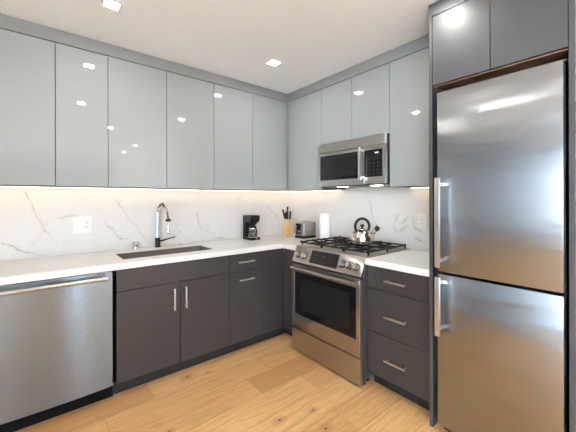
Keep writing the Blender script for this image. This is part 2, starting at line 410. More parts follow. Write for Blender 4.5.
# ------------------------------------------------------------------ ceiling lights
LG = 'recessed ceiling downlights'
spots = [((-2.085, -.885), 'bright ceiling downlight at the top left, above the dishwasher side'),
         ((-.912, -.873), 'bright ceiling downlight over the corner where the wall cabinets meet'),
         ((-.86, -2.13), 'ceiling downlight out of frame, reflected in the lacquered doors left of the corner'),
         ((-2.03, -2.15), 'ceiling downlight out of frame, lower reflection in the second lacquered door'),
         ((-1.54, -3.36), 'ceiling downlight behind the camera, small reflection in the third lacquered door'),
         ((-2.88, -3.34), 'ceiling downlight behind the camera on the left side of the room'),
         ((-.85, -4.84), 'ceiling downlight far behind the camera near the right hand wall'),
         ((-.85, -6.05), 'ceiling downlight farthest behind the camera towards the back windows')]
for (x, y), lb in spots:
    t = thing('ceiling_downlight', (x, y, H), lb, 'ceiling light', LG)
    a, b = .052, .036
    g = G()
    g.box(x - a, x + a, y - a, y - b, H - .004, H - .0003, .001); g.box(x - a, x + a, y + b, y + a, H - .004, H - .0003, .001)
    g.box(x - a, x - b, y - b, y + b, H - .004, H - .0003, .001); g.box(x + b, x + a, y - b, y + b, H - .004, H - .0003, .001)
    obj('trim_ring', g, M['trimw'], t)
    obj('lens', G().box(x - b + .001, x + b - .001, y - b + .001, y + b - .001, H - .002, H - .0004), M['lamp'], t)

# ------------------------------------------------------------------ wall cabinets
UB, UT, UD = 1.4306, 2.3865, .353
def wall_cab(sd, s0, s1, doors, label, group='glossy light grey wall cabinets', zb=UB, handle=None):
    """doors = list of (s0, s1)"""
    c = ((s0 + s1) / 2, -UD / 2, zb) if sd == L_ else (-UD / 2, -(s0 + s1) / 2, zb)
    t = thing('wall_cabinet', c, label, 'cabinet', group)
    obj('body', G().side(sd, s0 + .001, s1 - .001, .0012 if zb > 1.5 else .0012, UD - .021, zb + .001, UT), M['carc'], t)
    for a, b in doors:
        obj('door', G().side(sd, a + .0018, b - .0018, UD - .020, UD, zb, UT - .003, .0012), M['gloss'], t)
    return t
wall_cab(L_, -2.68, -2.328, [(-2.68, -2.328)], 'glossy grey wall cabinet at the left edge, over the dishwasher')
wall_cab(L_, -2.328, -2.026, [(-2.328, -2.026)], 'narrow glossy grey wall cabinet, second door from the left, over the light switch')
wall_cab(L_, -2.026, -1.202, [(-2.026, -1.613), (-1.613, -1.202)], 'wide two-door glossy grey wall cabinet above the sink and faucet')
wall_cab(L_, -1.202, -.379, [(-1.202, -.799), (-.799, -.379)], 'two-door glossy grey wall cabinet above the coffee maker, next to the corner')
wall_cab(R_, .379, .874, [(.379, .874)], 'glossy grey wall cabinet between the corner and the microwave')
wall_cab(R_, .874, 1.608, [(.874, 1.2385), (1.2385, 1.608)], 'short two-door glossy grey wall cabinet above the microwave', zb=1.842)
wall_cab(R_, 1.608, 2.068, [(1.608, 2.068)], 'glossy grey wall cabinet between the microwave and the tall charcoal fridge panel')
# corner strip and ceiling fillers
g = G(); g.box(-.3785, -.345, -.345, -.336, UB, UT); g.box(-.345, -.336, -.3785, -.345, UB, UT)
tag(obj('corner_filler', g, M['fill']), 'grey recessed corner strip joining the two rows of wall cabinets', 'cabinet filler')
g = G().box(-2.68, -UD + .02, -UD, -UD + .02, UT + .003, H - .0005)
tag(obj('ceiling_filler', g, M['fill']), 'matte grey filler strip between ceiling and cabinets on the long sink wall', 'cabinet filler')
g = G().box(-UD, -UD + .02, -2.0685, -UD, UT + .003, H - .0005)
tag(obj('ceiling_filler', g, M['fill']), 'matte grey filler strip between ceiling and cabinets on the range wall', 'cabinet filler')

# light strips under the wall cabinets
def strip(sd, s0, s1, lb):
    zc = UB + .0005
    c = ((s0 + s1) / 2, -.075, zc) if sd == L_ else (-.075, -(s0 + s1) / 2, zc)
    t = thing('cabinet_light_strip', c, lb, 'under-cabinet light', 'slim lights under the wall cabinets')
    obj('housing', G().side(sd, s0, s1, .066, .086, zc - .006, zc), M['nickel'], t)
    obj('diffuser', G().side(sd, s0 + .004, s1 - .004, .069, .083, zc - .0075, zc - .006), M['strip'], t)
strip(L_, -2.66, -1.22, 'warm light strip under the wall cabinets left of and above the faucet')
strip(L_, -1.18, -.03, 'warm light strip under the wall cabinet above the coffee maker')
strip(R_, .12, .865, 'warm light strip under the wall cabinet above the toaster')
strip(R_, 1.63, 2.05, 'warm light strip under the wall cabinet right of the microwave')

# ------------------------------------------------------------------ base cabinets
BD, TK, BT = .6135, .534, .868
def base_body(t, sd, s0, s1, top=BT):
    g = G(); d1 = BD - .0215
    a, b = s0 + .0008, s1 - .0008
    # open box so a sink or trays can hang inside
    g.side(sd, a, a + .016, .02, d1, .106, top); g.side(sd, b - .016, b, .02, d1, .106, top)
    g.side(sd, a + .016, b - .016, .02, d1, .106, .122); g.side(sd, a + .016, b - .016, .02, .03, .122, top)
    g.side(sd, a + .016, b - .016, d1 - .018, d1, .122, .50)
    g.side(sd, a + .016, b - .016, d1 - .018, d1, .50, top - .0)
    obj('body', g, M['gap'], t)  # body coloured black so the gaps between fronts look deeply shaded
    obj('toe_kick', G().side(sd, a, b, TK - .016, TK, .001, .1055), M['toe'], t)
def front(t, nm, sd, s0, s1, z0, z1, m=None):
    return obj(nm, G().side(sd, s0 + .0022, s1 - .0022, BD - .0205, BD, z0 + .0022, z1 - .0022, .001), m or M['dark'], t)
BG = 'charcoal base cabinets'
t = thing('base_cabinet', (-1.605, -.3, 0), 'charcoal sink base cabinet with two doors and vertical bar handles', 'cabinet', BG)
base_body(t, L_, -2.022, -1.186, .70)
front(t, 'false_front', L_, -2.020, -1.186, .7165, .866)
d = front(t, 'door', L_, -2.020, -1.599, .105, .7165); bar_pull(d, L_, -1.648, -1.648, BD, .518, .678)
d = front(t, 'door', L_, -1.599, -1.186, .105, .7165); bar_pull(d, L_, -1.5625, -1.5625, BD, .517, .679)
t = thing('base_cabinet', (-1.02, -.3, 0), 'narrow charcoal base cabinet under the coffee maker, two horizontal handles', 'cabinet', BG)
base_body(t, L_, -1.186, -.855)
d = front(t, 'drawer', L_, -1.186, -.855, .7165, .866); bar_pull(d, L_, -1.115, -.955, BD, .7965, .7965)
d = front(t, 'pull_out_door', L_, -1.186, -.855, .105, .7165); bar_pull(d, L_, -1.105, -.955, BD, .642, .642)
t = thing('corner_base_cabinet', (-.4, -.3, 0), 'charcoal corner base cabinet with plain fronts left of the range', 'cabinet', BG)
g = G(); g.box(-.8542, -.03, -(BD - .0215), -.03, .106, .70); g.box(-(BD - .0215), -.03, -.8245, -(BD - .0215), .106, .70)
g.box(-.8542, -.60, -(BD - .0215), -.56, .70, BT); g.box(-(BD - .0215), -.56, -.8245, -(BD - .0215), .70, BT)
obj('body', g, M['gap'], t)
g = G().box(-.8542, -TK, -TK, -TK + .016, .001, .1055); g.box(-TK, -TK + .016, -.8245, -TK, .001, .1055)
obj('toe_kick', g, M['toe'], t)
obj('blank_front', G().box(-.8534, -BD - .0008, -BD, -BD + .0205, .1066, .8644, .001), M['dark'], t)
obj('side_front', G().box(-BD, -BD + .0205, -.8245, -BD - .0008, .1066, .8644, .001), M['dark'], t)
t = thing('drawer_cabinet', (-.3, -1.83, 0), 'charcoal base cabinet with three deep drawers between range and fridge panel', 'cabinet', BG)
base_body(t, R_, 1.5945, 2.0685)
for z0, z1, h in ((.7045, .866, .7835), (.4015, .7045, .542), (.105, .4015, .249)):
    d = front(t, 'drawer', R_, 1.5945, 2.068, z0, z1); bar_pull(d, R_, 1.748, 1.906, BD, h, h)
# side panel at the left end of the run
tag(obj('end_panel', G().box(-2.679, -2.661, -BD, -.02, .0005, .8715, .001), M['dark2']), 'charcoal end panel closing the base cabinets left of the dishwasher', 'cabinet panel')

# ------------------------------------------------------------------ countertops
CT, CB, CD = .914, .8721, .6439
def slab(xs, ys, keep, z0, z1):
    bm = bmesh.new()
    for i in range(len(xs) - 1):
        for j in range(len(ys) - 1):
            if not keep(i, j): continue
            bm.faces.new([bm.verts.new(p) for p in ((xs[i], ys[j], z1), (xs[i + 1], ys[j], z1), (xs[i + 1], ys[j + 1], z1), (xs[i], ys[j + 1], z1))])
    bmesh.ops.remove_doubles(bm, verts=bm.verts[:], dist=1e-5)
    r = bmesh.ops.extrude_face_region(bm, geom=bm.faces[:])
    bmesh.ops.translate(bm, vec=(0, 0, z0 - z1), verts=[v for v in r['geom'] if isinstance(v, bmesh.types.BMVert)])
    bmesh.ops.recalc_face_normals(bm, faces=bm.faces[:])
    es = [e for e in bm.edges if len(e.link_faces) == 2 and e.calc_face_angle(0) > 1]
    bmesh.ops.bevel(bm, geom=es, offset=.0015, segments=2, affect='EDGES')
    g = G(); g.bm.free(); g.bm = bm; return g
SX0, SX1, SY0, SY1 = -1.957, -1.274, -.503, -.205
g = slab([-2.68, SX0, SX1, -CD, -.0005], [-.8262, -CD, SY0, SY1, -.0005],
         lambda i, j: (j == 0 and i == 3) or (j > 0 and not (i == 1 and j == 2)), CB, CT)
tag(obj('countertop', g, M['counter']), 'white L-shaped quartz countertop with the sink cut into it', 'countertop')
tag(obj('countertop', slab([-CD, -.0005], [-2.0685, -1.594], lambda i, j: True, CB, CT), M['counter']), 'short white quartz countertop between range and tall fridge panel', 'countertop')

# ------------------------------------------------------------------ sink
t = thing('kitchen_sink', ((SX0 + SX1) / 2, -.35, .70), 'long undermounted stainless single-bowl sink with a dark interior', 'sink')
bm = bmesh.new()
def rr(x0, x1, y0, y1, r, z, n=5):
    out = []
    for cx, cy, a0 in ((x1 - r, y1 - r, 0), (x0 + r, y1 - r, 90), (x0 + r, y0 + r, 180), (x1 - r, y0 + r, 270)):
        for k in range(n + 1): a = rad(a0 + 90 * k / n); out.append(bm.verts.new((cx + r * math.cos(a), cy + r * math.sin(a), z)))
    return out
e = .003
e = -.0012
l2 = rr(SX0 - e, SX1 + e, SY0 - e, SY1 + e, .004, CT - .004)
l3 = rr(SX0 + .002, SX1 - .002, SY0 + .002, SY1 - .002, .018, .725); l4 = rr(SX0 + .03, SX1 - .03, SY0 + .03, SY1 - .03, .03, .708)
for a, b in ((l2, l3), (l3, l4)):
    for k in range(len(a)): bm.faces.new((a[k], a[(k + 1) % len(a)], b[(k + 1) % len(a)], b[k]))
bm.faces.new(l4)
gg = G(); gg.bm.free(); gg.bm = bm
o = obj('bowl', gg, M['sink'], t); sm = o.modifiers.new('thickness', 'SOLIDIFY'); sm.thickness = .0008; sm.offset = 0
obj('drain', G().lathe([(.045, .709), (.045, .711), (.03, .7105), (.028, .709)], (-1.615, -.354, 0)), M['chrome'], t)

# ------------------------------------------------------------------ faucet
fx, fy = -1.607, -.075
t = thing('kitchen_faucet', (fx, fy, CT), 'tall chrome spring pull-down faucet behind the sink', 'faucet')
obj('base', G().lathe([(.024, CT + .0003), (.026, CT + .006), (.021, CT + .010), (.021, CT + .075), (.017, CT + .085), (.0, CT + .085)], (fx, fy, 0)), M['black'], t, label='dark lower column')
obj('column', G().lathe([(.0100, CT + .084), (.0100, 1.20), (.014, 1.203), (.014, 1.222), (.010, 1.226), (0, 1.226)], (fx, fy, 0)), M['chrome'], t)
arc = []
ux, uy = .22, -.975
for k in range(0, 25):
    a = math.pi * (1 - k / 24 * .94); rr_ = .088
    arc.append((fx + ux * (rr_ + rr_ * math.cos(a)), fy + uy * (rr_ + rr_ * math.cos(a)), 1.220 + .078 * math.sin(a) + (0 if k < 12 else -(k - 12) * .0062)))
obj('hose', G().tube(arc, .0075, 12), M['black'], t)
# spring coil along the arc
def along(P, f):
    L = [0]
    for a, b in zip(P, P[1:]): L.append(L[-1] + (Vector(b) - Vector(a)).length)
    x = f * L[-1]
    for i in range(len(P) - 1):
        if x <= L[i + 1] or i == len(P) - 2:
            q = (x - L[i]) / (L[i + 1] - L[i]); A, B = Vector(P[i]), Vector(P[i + 1]); return A.lerp(B, q), (B - A).normalized()
coil = []
for k in range(0, 34 * 10 + 1):
    p, tg = along(arc, k / 340); n1 = Vector((uy, -ux, 0)).normalized(); n2 = tg.cross(n1); a = k * 2 * math.pi / 10
    coil.append(p + (n1 * math.cos(a) + n2 * math.sin(a)) * .0115)
obj('spring', G().tube(coil, .0022, 6), M['chrome'], t)
ex, ey, ez = arc[-1]
obj('collar', G().lathe([(.013, ez + .012), (.022, ez + .008), (.023, ez - .006), (.014, ez - .012)], (ex, ey, 0)), M['black'], t)
obj('spray_head', G().lathe([(.0115, ez - .012), (.009, ez - .04), (.0095, ez - .075), (.014, ez - .095), (.014, ez - .112), (.012, ez - .115), (0, ez - .115)], (ex, ey, 0)), M['chrome'], t)
g = G().tube([(fx + .015, fy - .008, CT + .052), (fx + .06, fy - .03, CT + .066), (fx + .13, fy - .065, CT + .088)], [.008, .006, .005], 10)
obj('lever', g, M['black'], t)
# soap dispenser and button
t = thing('air_gap_cap', (-1.782, -.06, CT), 'small chrome cylinder cap on the counter left of the faucet', 'sink fitting')
obj('cap', G().lathe([(.022, CT + .0003), (.022, CT + .003), (.0185, CT + .004), (.0185, CT + .052), (.016, CT + .056), (0, CT + .056)], (-1.782, -.06, 0)), M['nickel'], t)
obj('vent_slot', G().box(-1.789, -1.775, -.0795, -.077, CT + .022, CT + .042, .001), M['black'], t)
t = thing('air_switch_button', (-1.404, -.058, CT), 'low chrome push button on the counter right of the faucet', 'button')
obj('ring', G().lathe([(.022, CT + .0003), (.022, CT + .006), (.016, CT + .008), (0, CT + .008)], (-1.404, -.058, 0)), M['chrome'], t)
obj('button_top', G().lathe([(.012, CT + .0082), (.012, CT + .012), (0, CT + .0125)], (-1.404, -.058, 0)), M['chrome'], t)

# ------------------------------------------------------------------ switch and outlets
def plate(name, sd, s0, s1, z0, z1, lb, cat):
    c = ((s0 + s1) / 2, -.017, z0) if sd == L_ else (-.017, -(s0 + s1) / 2, z0)
    t = thing(name, c, lb, cat); obj('cover_plate', G().side(sd, s0, s1, .0174, .023, z0, z1, .002, 2), M['white'], t); return t
t = plate('switch_plate', L_, -2.215, -2.090, 1.073, 1.203, 'white double wall plate with a switch and an outlet, left of the sink', 'switch')
obj('rocker_switch', G().side(L_, -2.199, -2.167, .0232, .0265, 1.104, 1.172, .002), M['white'], t)
r = obj('receptacle', G().side(L_, -2.138, -2.106, .0232, .0255, 1.104, 1.172, .001), M['white'], t)
for z in (1.118, 1.152):
    for s_ in (-2.1285, -2.1165): obj('slot', G().side(L_, s_ - .0014, s_ + .0014, .0256, .0260, z, z + .010), M['black'], r)
    obj('ground_slot', G().side(L_, -2.1245, -2.1205, .0256, .0260, z - .008, z - .004), M['black'], r)
t = plate('outlet', R_, 1.658, 1.735, 1.085, 1.213, 'white single outlet plate on the stone right of the kettle', 'outlet')
r = obj('receptacle', G().side(R_, 1.680, 1.713, .0232, .0255, 1.115, 1.183, .001), M['white'], t)
for z in (1.129, 1.163):
    for s_ in (1.690, 1.702): obj('slot', G().side(R_, s_ - .0012, s_ + .0012, .0256, .0260, z, z + .009), M['black'], r)

# ------------------------------------------------------------------ dishwasher
t = thing('dishwasher', (-2.34, -.3, 0), 'wide stainless dishwasher with a horizontal bar handle, left of the sink cabinet', 'dishwasher')
obj('tub', G().box(-2.655, -2.028, -.585, -.03, .11, .865), M['gap'], t)
# slightly bowed door
prof = []
for k in range(0, 25):
    f = k / 24; x = -2.650 + f * (.608); prof.append((x, -.6165 - .012 * (1 - (2 * f - 1) ** 2) ** 1.0, 0))
bm = bmesh.new()
poly = prof + [(-2.042, -.588, 0), (-2.650, -.588, 0)]
o = obj('door', G().prism([(a, b, .107) for a, b, c in poly], (0, 0, .757), .0015), M['dsteel'], t, angle=25)
g = G()
hy = -.672
g.tube([(-2.632, hy, .832), (-2.075, hy, .832)], .0125, 16)
for x in (-2.60, -2.095): g.tube([(x, -.6175, .832), (x, hy, .832)], .009, 12)
obj('handle', g, M['rsteel'], t)
obj('toe_kick', G().box(-2.655, -2.030, -.548, -.53, .001, .106), M['gap'], t)
obj('latch_mark', G().box(-2.098, -2.086, -.6225, -.6195, .848, .851), M['black'], t)

# ------------------------------------------------------------------ logo with ring emblem
def brand(parent, x, y, z, h, material, space=1.05):
    lettering('logo_lettering', 'BOSCH', h * 1.38, (x, y, z), (0, -1, 0), (0, 0, 1), material, parent, space=space)
def emblem(parent, x, y, z, r, material):
    g = G(); n = 24
    g.tube([(x, y + r * math.cos(2 * math.pi * k / n), z + r * math.sin(2 * math.pi * k / n)) for k in range(n)], r * .10, 6, closed=True)
    g.box(x - .0003, x + .0003, y - r * .5, y - r * .34, z - r * .62, z + r * .62); g.box(x - .0003, x + .0003, y + r * .34, y + r * .5, z - r * .62, z + r * .62)
    g.box(x - .0003, x + .0003, y - r * .34, y + r * .34, z - r * .10, z + r * .10)
    obj('logo_emblem', g, material, parent)

# ------------------------------------------------------------------ range
Y0, Y1 = .8285, 1.5915
t = thing('gas_range', (-.35, -1.21, 0), 'stainless gas range with black grates and an oven door, between charcoal cabinets', 'range')
g = G().side(R_, Y0 + .002, Y1 - .002, .03, .655, .045, .80); g.side(R_, Y0 + .002, Y1 - .002, .03, .615, .80, .906)
obj('body', g, M['side'], t)
for a in (Y0 + .04, Y1 - .04):
    for d in (.56, .08): obj('foot', G().lathe([(.018, .0008), (.018, .012), (.010, .014), (.010, .0448)], (-d, -a, 0), 16), M['black'], t)
obj('bottom_skirt', G().side(R_, Y0 + .004, Y1 - .004, .62, .655, .012, .0445), M['side'], t)
# sloping control panel
poly = [(-.614, -Y0, .917), (-.628, -Y0, .917), (-.686, -Y0, .786), (-.672, -Y0, .778), (-.656, -Y0, .778), (-.614, -Y0, .85)]
cp = obj('control_panel', G().prism(poly, (0, -(Y1 - Y0), 0), .0015), M['rsteel'], t)
nrm = Vector((-.131, 0, .058)).normalized(); upv = Vector((.058, 0, .131)).normalized()
def onp(f, y): # f: 0 bottom .. 1 top of the sloping face
    return Vector((-.686, -y, .786)).lerp(Vector((-.628, -y, .917)), f)
a, b = onp(.13, 1.048), onp(.90, 1.348)
g = G(); p0, p1, p2, p3 = onp(.13, 1.045), onp(.90, 1.045), onp(.90, 1.352), onp(.13, 1.352)
g.prism([p + nrm * .0003 for p in (p0, p1, p2, p3)], nrm * .0015)
dp = obj('display', g, M['disp'], t)
for yy, ff, ww, hh in ((1.20, .62, .030, .012), (1.09, .66, .010, .004), (1.12, .66, .010, .004), (1.09, .48, .010, .004), (1.12, .48, .010, .004), (1.15, .66, .008, .004), (1.26, .66, .008, .004), (1.29, .66, .008, .004), (1.32, .66, .008, .004), (1.26, .48, .008, .004), (1.29, .48, .008, .004), (1.32, .48, .008, .004), (1.20, .28, .012, .004), (1.16, .28, .008, .004), (1.24, .28, .008, .004)):
    c = onp(ff, yy) + nrm * .002
    Yv = Vector((0, 1, 0))
    obj('touch_key' if ww < .03 else 'clock_readout', G().prism([c - Yv * ww / 2 - upv * hh / 2, c + Yv * ww / 2 - upv * hh / 2, c + Yv * ww / 2 + upv * hh / 2, c - Yv * ww / 2 + upv * hh / 2], nrm * .0003), M['key'], dp)
for y in (.884, .972, 1.400, 1.470, 1.536):
    c = onp(.46, y) + nrm * .0004
    k = obj('knob', G().lathe([(.0265, .001), (.0265, .005), (.0225, .007), (.0215, .030), (.0195, .034), (0, .034)], c, 24, nrm), M['rsteel'], t)
    c2 = c + nrm * .0343
    obj('knob_ring', G().lathe([(.031, -.0002), (.031, .0035), (.0288, .004)], c, 24, nrm), M['black'], k)
    Yv = Vector((0, 1, 0))
    obj('grip', G().prism([c2 - Yv * .004 - upv * .021, c2 + Yv * .004 - upv * .021, c2 + Yv * .004 + upv * .021, c2 - Yv * .004 + upv * .021], nrm * .008, .001), M['rsteel'], k)
# oven door
def ring_panel(d0, d1, a0, a1, z0, z1, b0, b1, w0, w1, bev=.0015):
    g = G(); g.side(R_, a0, a1, d0, d1, w1, z1, bev); g.side(R_, a0, a1, d0, d1, z0, w0, bev)
    g.side(R_, a0, b0, d0, d1, w0, w1); g.side(R_, b1, a1, d0, d1, w0, w1); return g
g = G()
g.side(R_, Y0 + .004, Y1 - .004, .657, .690, .703, .766, .0015); g.side(R_, Y0 + .004, Y1 - .004, .657, .690, .214, .335, .0015)
g.side(R_, Y0 + .004, .873, .657, .690, .333, .705, .001); g.side(R_, 1.552, Y1 - .004, .657, .690, .333, .705, .001)
dr = obj('oven_door', g, M['rsteel'], t)
obj('window', G().side(R_, .8725, 1.5525, .660, .6885, .3345, .7035), M['glass'], dr, label='black glass window')
obj('viewing_area', G().side(R_, .935, 1.490, .6886, .6890, .385, .655), M['screen'], dr)
g = G()
hx, hz = -.734, .741
g.tube([(hx, -Y0 - .048, hz), (hx, -Y1 + .014, hz)], .0150, 20)
for y in (Y0 + .062, Y1 - .030): g.box(-.728, -.6902, -y - .012, -y + .012, hz - .012, hz + .012, .003)
obj('handle', g, M['rsteel'], dr)
brand(dr, -.6905, -1.222, .296, .014, M['mark'])
obj('storage_drawer', G().side(R_, Y0 + .004, Y1 - .004, .657, .688, .016, .203, .0015), M['rsteel'], t)
# cooktop
obj('cooktop', G().side(R_, Y0, Y1, .030, .627, .9065, .9185, .002), M['rsteel'], t)
obj('burner_tray', G().side(R_, Y0 + .02, Y1 - .02, .055, .595, .9187, .9215, .001), M['tray'], t)
bs = [(-.46, -.96, .036), (-.19, -.96, .030), (-.33, -1.21, .048), (-.46, -1.46, .036), (-.19, -1.46, .030)]
for x, y, r in bs:
    b = obj('burner', G().lathe([(r + .018, .9217), (r + .018, .925), (r + .004, .928), (r + .002, .934), (0, .934)], (x, y, 0), 28), M['steel'], t)
    obj('cap', G().lathe([(r, .9342), (r, .940), (r - .004, .943), (0, .944)], (x, y, 0), 28), M['enamel'], b)
for y0, y1 in ((.836, 1.086), (1.090, 1.330), (1.334, 1.578)):
    g = G(); zt, zb = .955, .943; w_ = .0045
    def bar(xa, xb, ya, yb, za=None, zc=None): g.box(xa, xb, -ya, -yb, za or zb, zc or zt, .002)
    bar(-.600, -.588, y0, y1); bar(-.075, -.063, y0, y1)
    bar(-.600, -.063, y0, y0 + .011); bar(-.600, -.063, y1 - .011, y1)
    ym = (y0 + y1) / 2
    bar(-.600, -.063, ym - w_, ym + w_)
    bar(-.333, -.326, y0, y1)
    for xc in (-.46, -.19):
        bar(xc - w_, xc + w_, y0, y1)
    for xx in (-.57, -.33, -.069):
        for yy in (y0 + .006, y1 - .006):
            g.box(xx - .005, xx + .005, -yy - .005, -yy + .005, .9216, .945, .001)
    # raised nubs at the bar ends
    for k in range(8):
        xx = -.585 + k * .0735
        for yy in (y0 + .0055, y1 - .0055): g.box(xx - .006, xx + .006, -yy - .006, -yy + .006, .955, .961, .002)
    obj('grate', g, M['blackmatte'], t)

# ------------------------------------------------------------------ kettle
kx, ky, kz = -.300, -1.308, .9615
t = thing('kettle', (kx, ky, kz), 'polished steel whistling kettle with a round black handle, on the range grates', 'kettle')
obj('body', G().lathe([(.092, kz + .0005), (.104, kz + .004), (.108, kz + .018), (.106, kz + .045), (.097, kz + .075), (.076, kz + .100), (.048, kz + .114), (.038, kz + .116), (0, kz + .116)], (kx, ky, 0), 40), M['ksteel'], t, angle=50)
l = obj('lid', G().lathe([(.036, kz + .1162), (.036, kz + .119), (.028, kz + .124), (.010, kz + .127), (0, kz + .127)], (kx, ky, 0), 28), M['chrome'], t)
obj('lid_knob', G().lathe([(.008, kz + .1272), (.008, kz + .135), (.017, kz + .140), (.018, kz + .150), (.012, kz + .158), (0, kz + .160)], (kx, ky, 0), 20), M['black'], l)
hd = Vector((math.cos(yaw), -math.sin(yaw), 0))
pts = []; cz = kz + .142
for k in range(29):
    a = rad(-42 + 264 * k / 28); pts.append(Vector((kx, ky, cz)) + hd * .060 * math.cos(a) + Vector((0, 0, .066 * math.sin(a))))
obj('handle', G().tube(pts, .0115, 14), M['black'], t, angle=60)
s0 = Vector((kx, ky, kz + .060)) + hd * .075; s1 = Vector((kx, ky, kz + .112)) + hd * .118
obj('spout', G().tube([s0, s0.lerp(s1, .5), s1], [.022, .017, .0145], 18), M['chrome'], t)
s2 = s1 + (s1 - s0).normalized() * .032
sp = obj('spout_whistle', G().tube([s1 - (s1 - s0).normalized() * .008, s1.lerp(s2, .3), s2], [.017, .022, .020], 18), M['black'], t)

# ------------------------------------------------------------------ microwave
t = thing('microwave', (-.2, -1.24, 1.452), 'stainless over-the-range microwave with a black window above the gas range', 'microwave')
A0, A1 = .880, 1.604
obj('body', G().side(R_, A0 + .003, A1 + .002, .0185, .372, 1.453, 1.8405), M['black'], t)
obj('vent_panel', G().side(R_, A0, A1 - .006, .3725, .404, 1.760, 1.8405, .0015), M['rsteel'], t)
obj('vent_panel_end', G().side(R_, A1 - .005, A1, .3725, .400, 1.760, 1.8405, .001), M['nickel'], t)
dr = obj('door', ring_panel(.3725, .400, A0, 1.404, 1.456, 1.756, .9015, 1.372, 1.508, 1.730), M['rsteel'], t)
obj('window', G().side(R_, .9012, 1.3723, .374, .3985, 1.5075, 1.7305), M['glass'], dr)
obj('viewing_screen', G().side(R_, .945, 1.325, .3986, .3989, 1.535, 1.700), M['screen'], dr)
g = G(); g.side(R_, 1.376, 1.401, .425, .445, 1.490, 1.752, .004, 2)
for z in (1.512, 1.730): g.side(R_, 1.382, 1.395, .4002, .428, z - .01, z + .01, .002)
obj('handle', g, M['nickel'], dr)
obj('control_section', ring_panel(.3725, .400, 1.406, A1, 1.456, 1.756, 1.410, 1.578, 1.512, 1.726), M['rsteel'], t)
pn = obj('keypad', G().side(R_, 1.4095, 1.5785, .374, .3985, 1.5115, 1.7265), M['glass'], t)
obj('clock_display', G().side(R_, 1.508, 1.540, .3986, .3990, 1.696, 1.704), M['digits'], pn)
for i in range(3):
    for j in range(5): obj('key', G().side(R_, 1.452 + i * .04, 1.462 + i * .04, .3986, .3989, 1.535 + j * .029, 1.539 + j * .029), M['key'], pn)
brand(dr, -.4005, -1.160, 1.482, .013, M['mark'])
for y in (1.06, 1.43): obj('cooktop_light', G().side(R_, y - .045, y + .045, .24, .29, 1.4483, 1.4489), M['cook'], t)  # glowing plates added under the microwave to brighten the backsplash
obj('bottom_vent', G().side(R_, A0 + .02, A1 - .02, .02, .385, 1.449, 1.4528, .001), M['side'], t)

# ------------------------------------------------------------------ fridge alcove
PD = .657
tag(obj('tall_side_panel', G().side(R_, 2.070, 2.090, .0008, PD, .0005, H - .0005, .001), M['dark2']), 'tall narrow charcoal panel between the drawers and the refrigerator', 'cabinet panel')
tag(obj('tall_side_panel', G().side(R_, 2.691, 2.711, .0008, PD, .0005, H - .0005, .001), M['dark2']), 'tall charcoal panel on the far right of the refrigerator, at the frame edge', 'cabinet panel')
t = thing('fridge_top_cabinet', (-.32, -2.39, 1.996), 'charcoal two-door cabinet above the refrigerator', 'cabinet')
g = G().side(R_, 2.0915, 2.6895, .0012, PD - .0215, 2.006, 2.40)
obj('body', g, M['toe'], t)
obj('bottom_board', G().side(R_, 2.0915, 2.6895, .0012, PD - .0215, 1.990, 2.0055), M['under'], t, label='brown wood underside')
obj('door', G().side(R_, 2.0925, 2.3885, PD - .0205, PD - .0005, 1.996, 2.396, .001), M['dark2'], t)
obj('door', G().side(R_, 2.3915, 2.6885, PD - .0205, PD - .0005, 1.996, 2.396, .001), M['dark2'], t)
tag(obj('ceiling_filler', G().side(R_, 2.0915, 2.6895, PD - .02, PD - .0005, 2.4005, H - .0005), M['dark2']), 'charcoal filler strip above the refrigerator cabinet doors', 'cabinet filler')
t = thing('refrigerator', (-.36, -2.405, 0), 'tall stainless bottom-freezer refrigerator with two vertical bar handles', 'refrigerator')
FA, FB = 2.129, 2.676
g = G().side(R_, FA + .004, FB - .002, .04, .610, .03, 1.925, .003)
obj('body', g, M['side'], t)
for y in (FA + .05, FB - .05):
    for x in (.10, .53): obj('foot', G().lathe([(.02, .0008), (.02, .0295), (0, .0296)], (-x, -y, 0), 16), M['black'], t)
obj('toe_grille', G().side(R_, FA + .01, FB - .01, .56, .625, .008, .0285), M['black'], t)
obj('gasket', G().side(R_, FA + .008, FB - .008, .6105, .617, .06, 1.93), M['gap'], t)
for z0, z1, nm in ((.9255, 1.938, 'fridge_door'), (.056, .9115, 'freezer_door')):
    d = obj(nm, G().side(R_, FA, FB, .618, .680, z0, z1, .003, 2), M['fsteel'], t)
    h0, h1 = (.958, 1.452) if z0 > .5 else (.580, .905)
    g = G().side(R_, 2.141, 2.167, .724, .742, h0, h1, .003, 2)
    for z in (h0 + .035, h1 - .035): g.side(R_, 2.149, 2.159, .6803, .726, z - .011, z + .011, .002)
    obj('handle', g, M['nickel'], d)
    if z0 > .5:
        brand(d, -.6806, -2.405, 1.789, .017, M['markw'], 1.2); emblem(d, -.6806, -2.354, 1.788, .010, M['markw'])
for z in (.915, 1.9385): obj('hinge', G().side(R_, 2.650 if z > 1 else 2.6775, 2.684, .60, .655, z, z + .008, .001), M['side'], t)

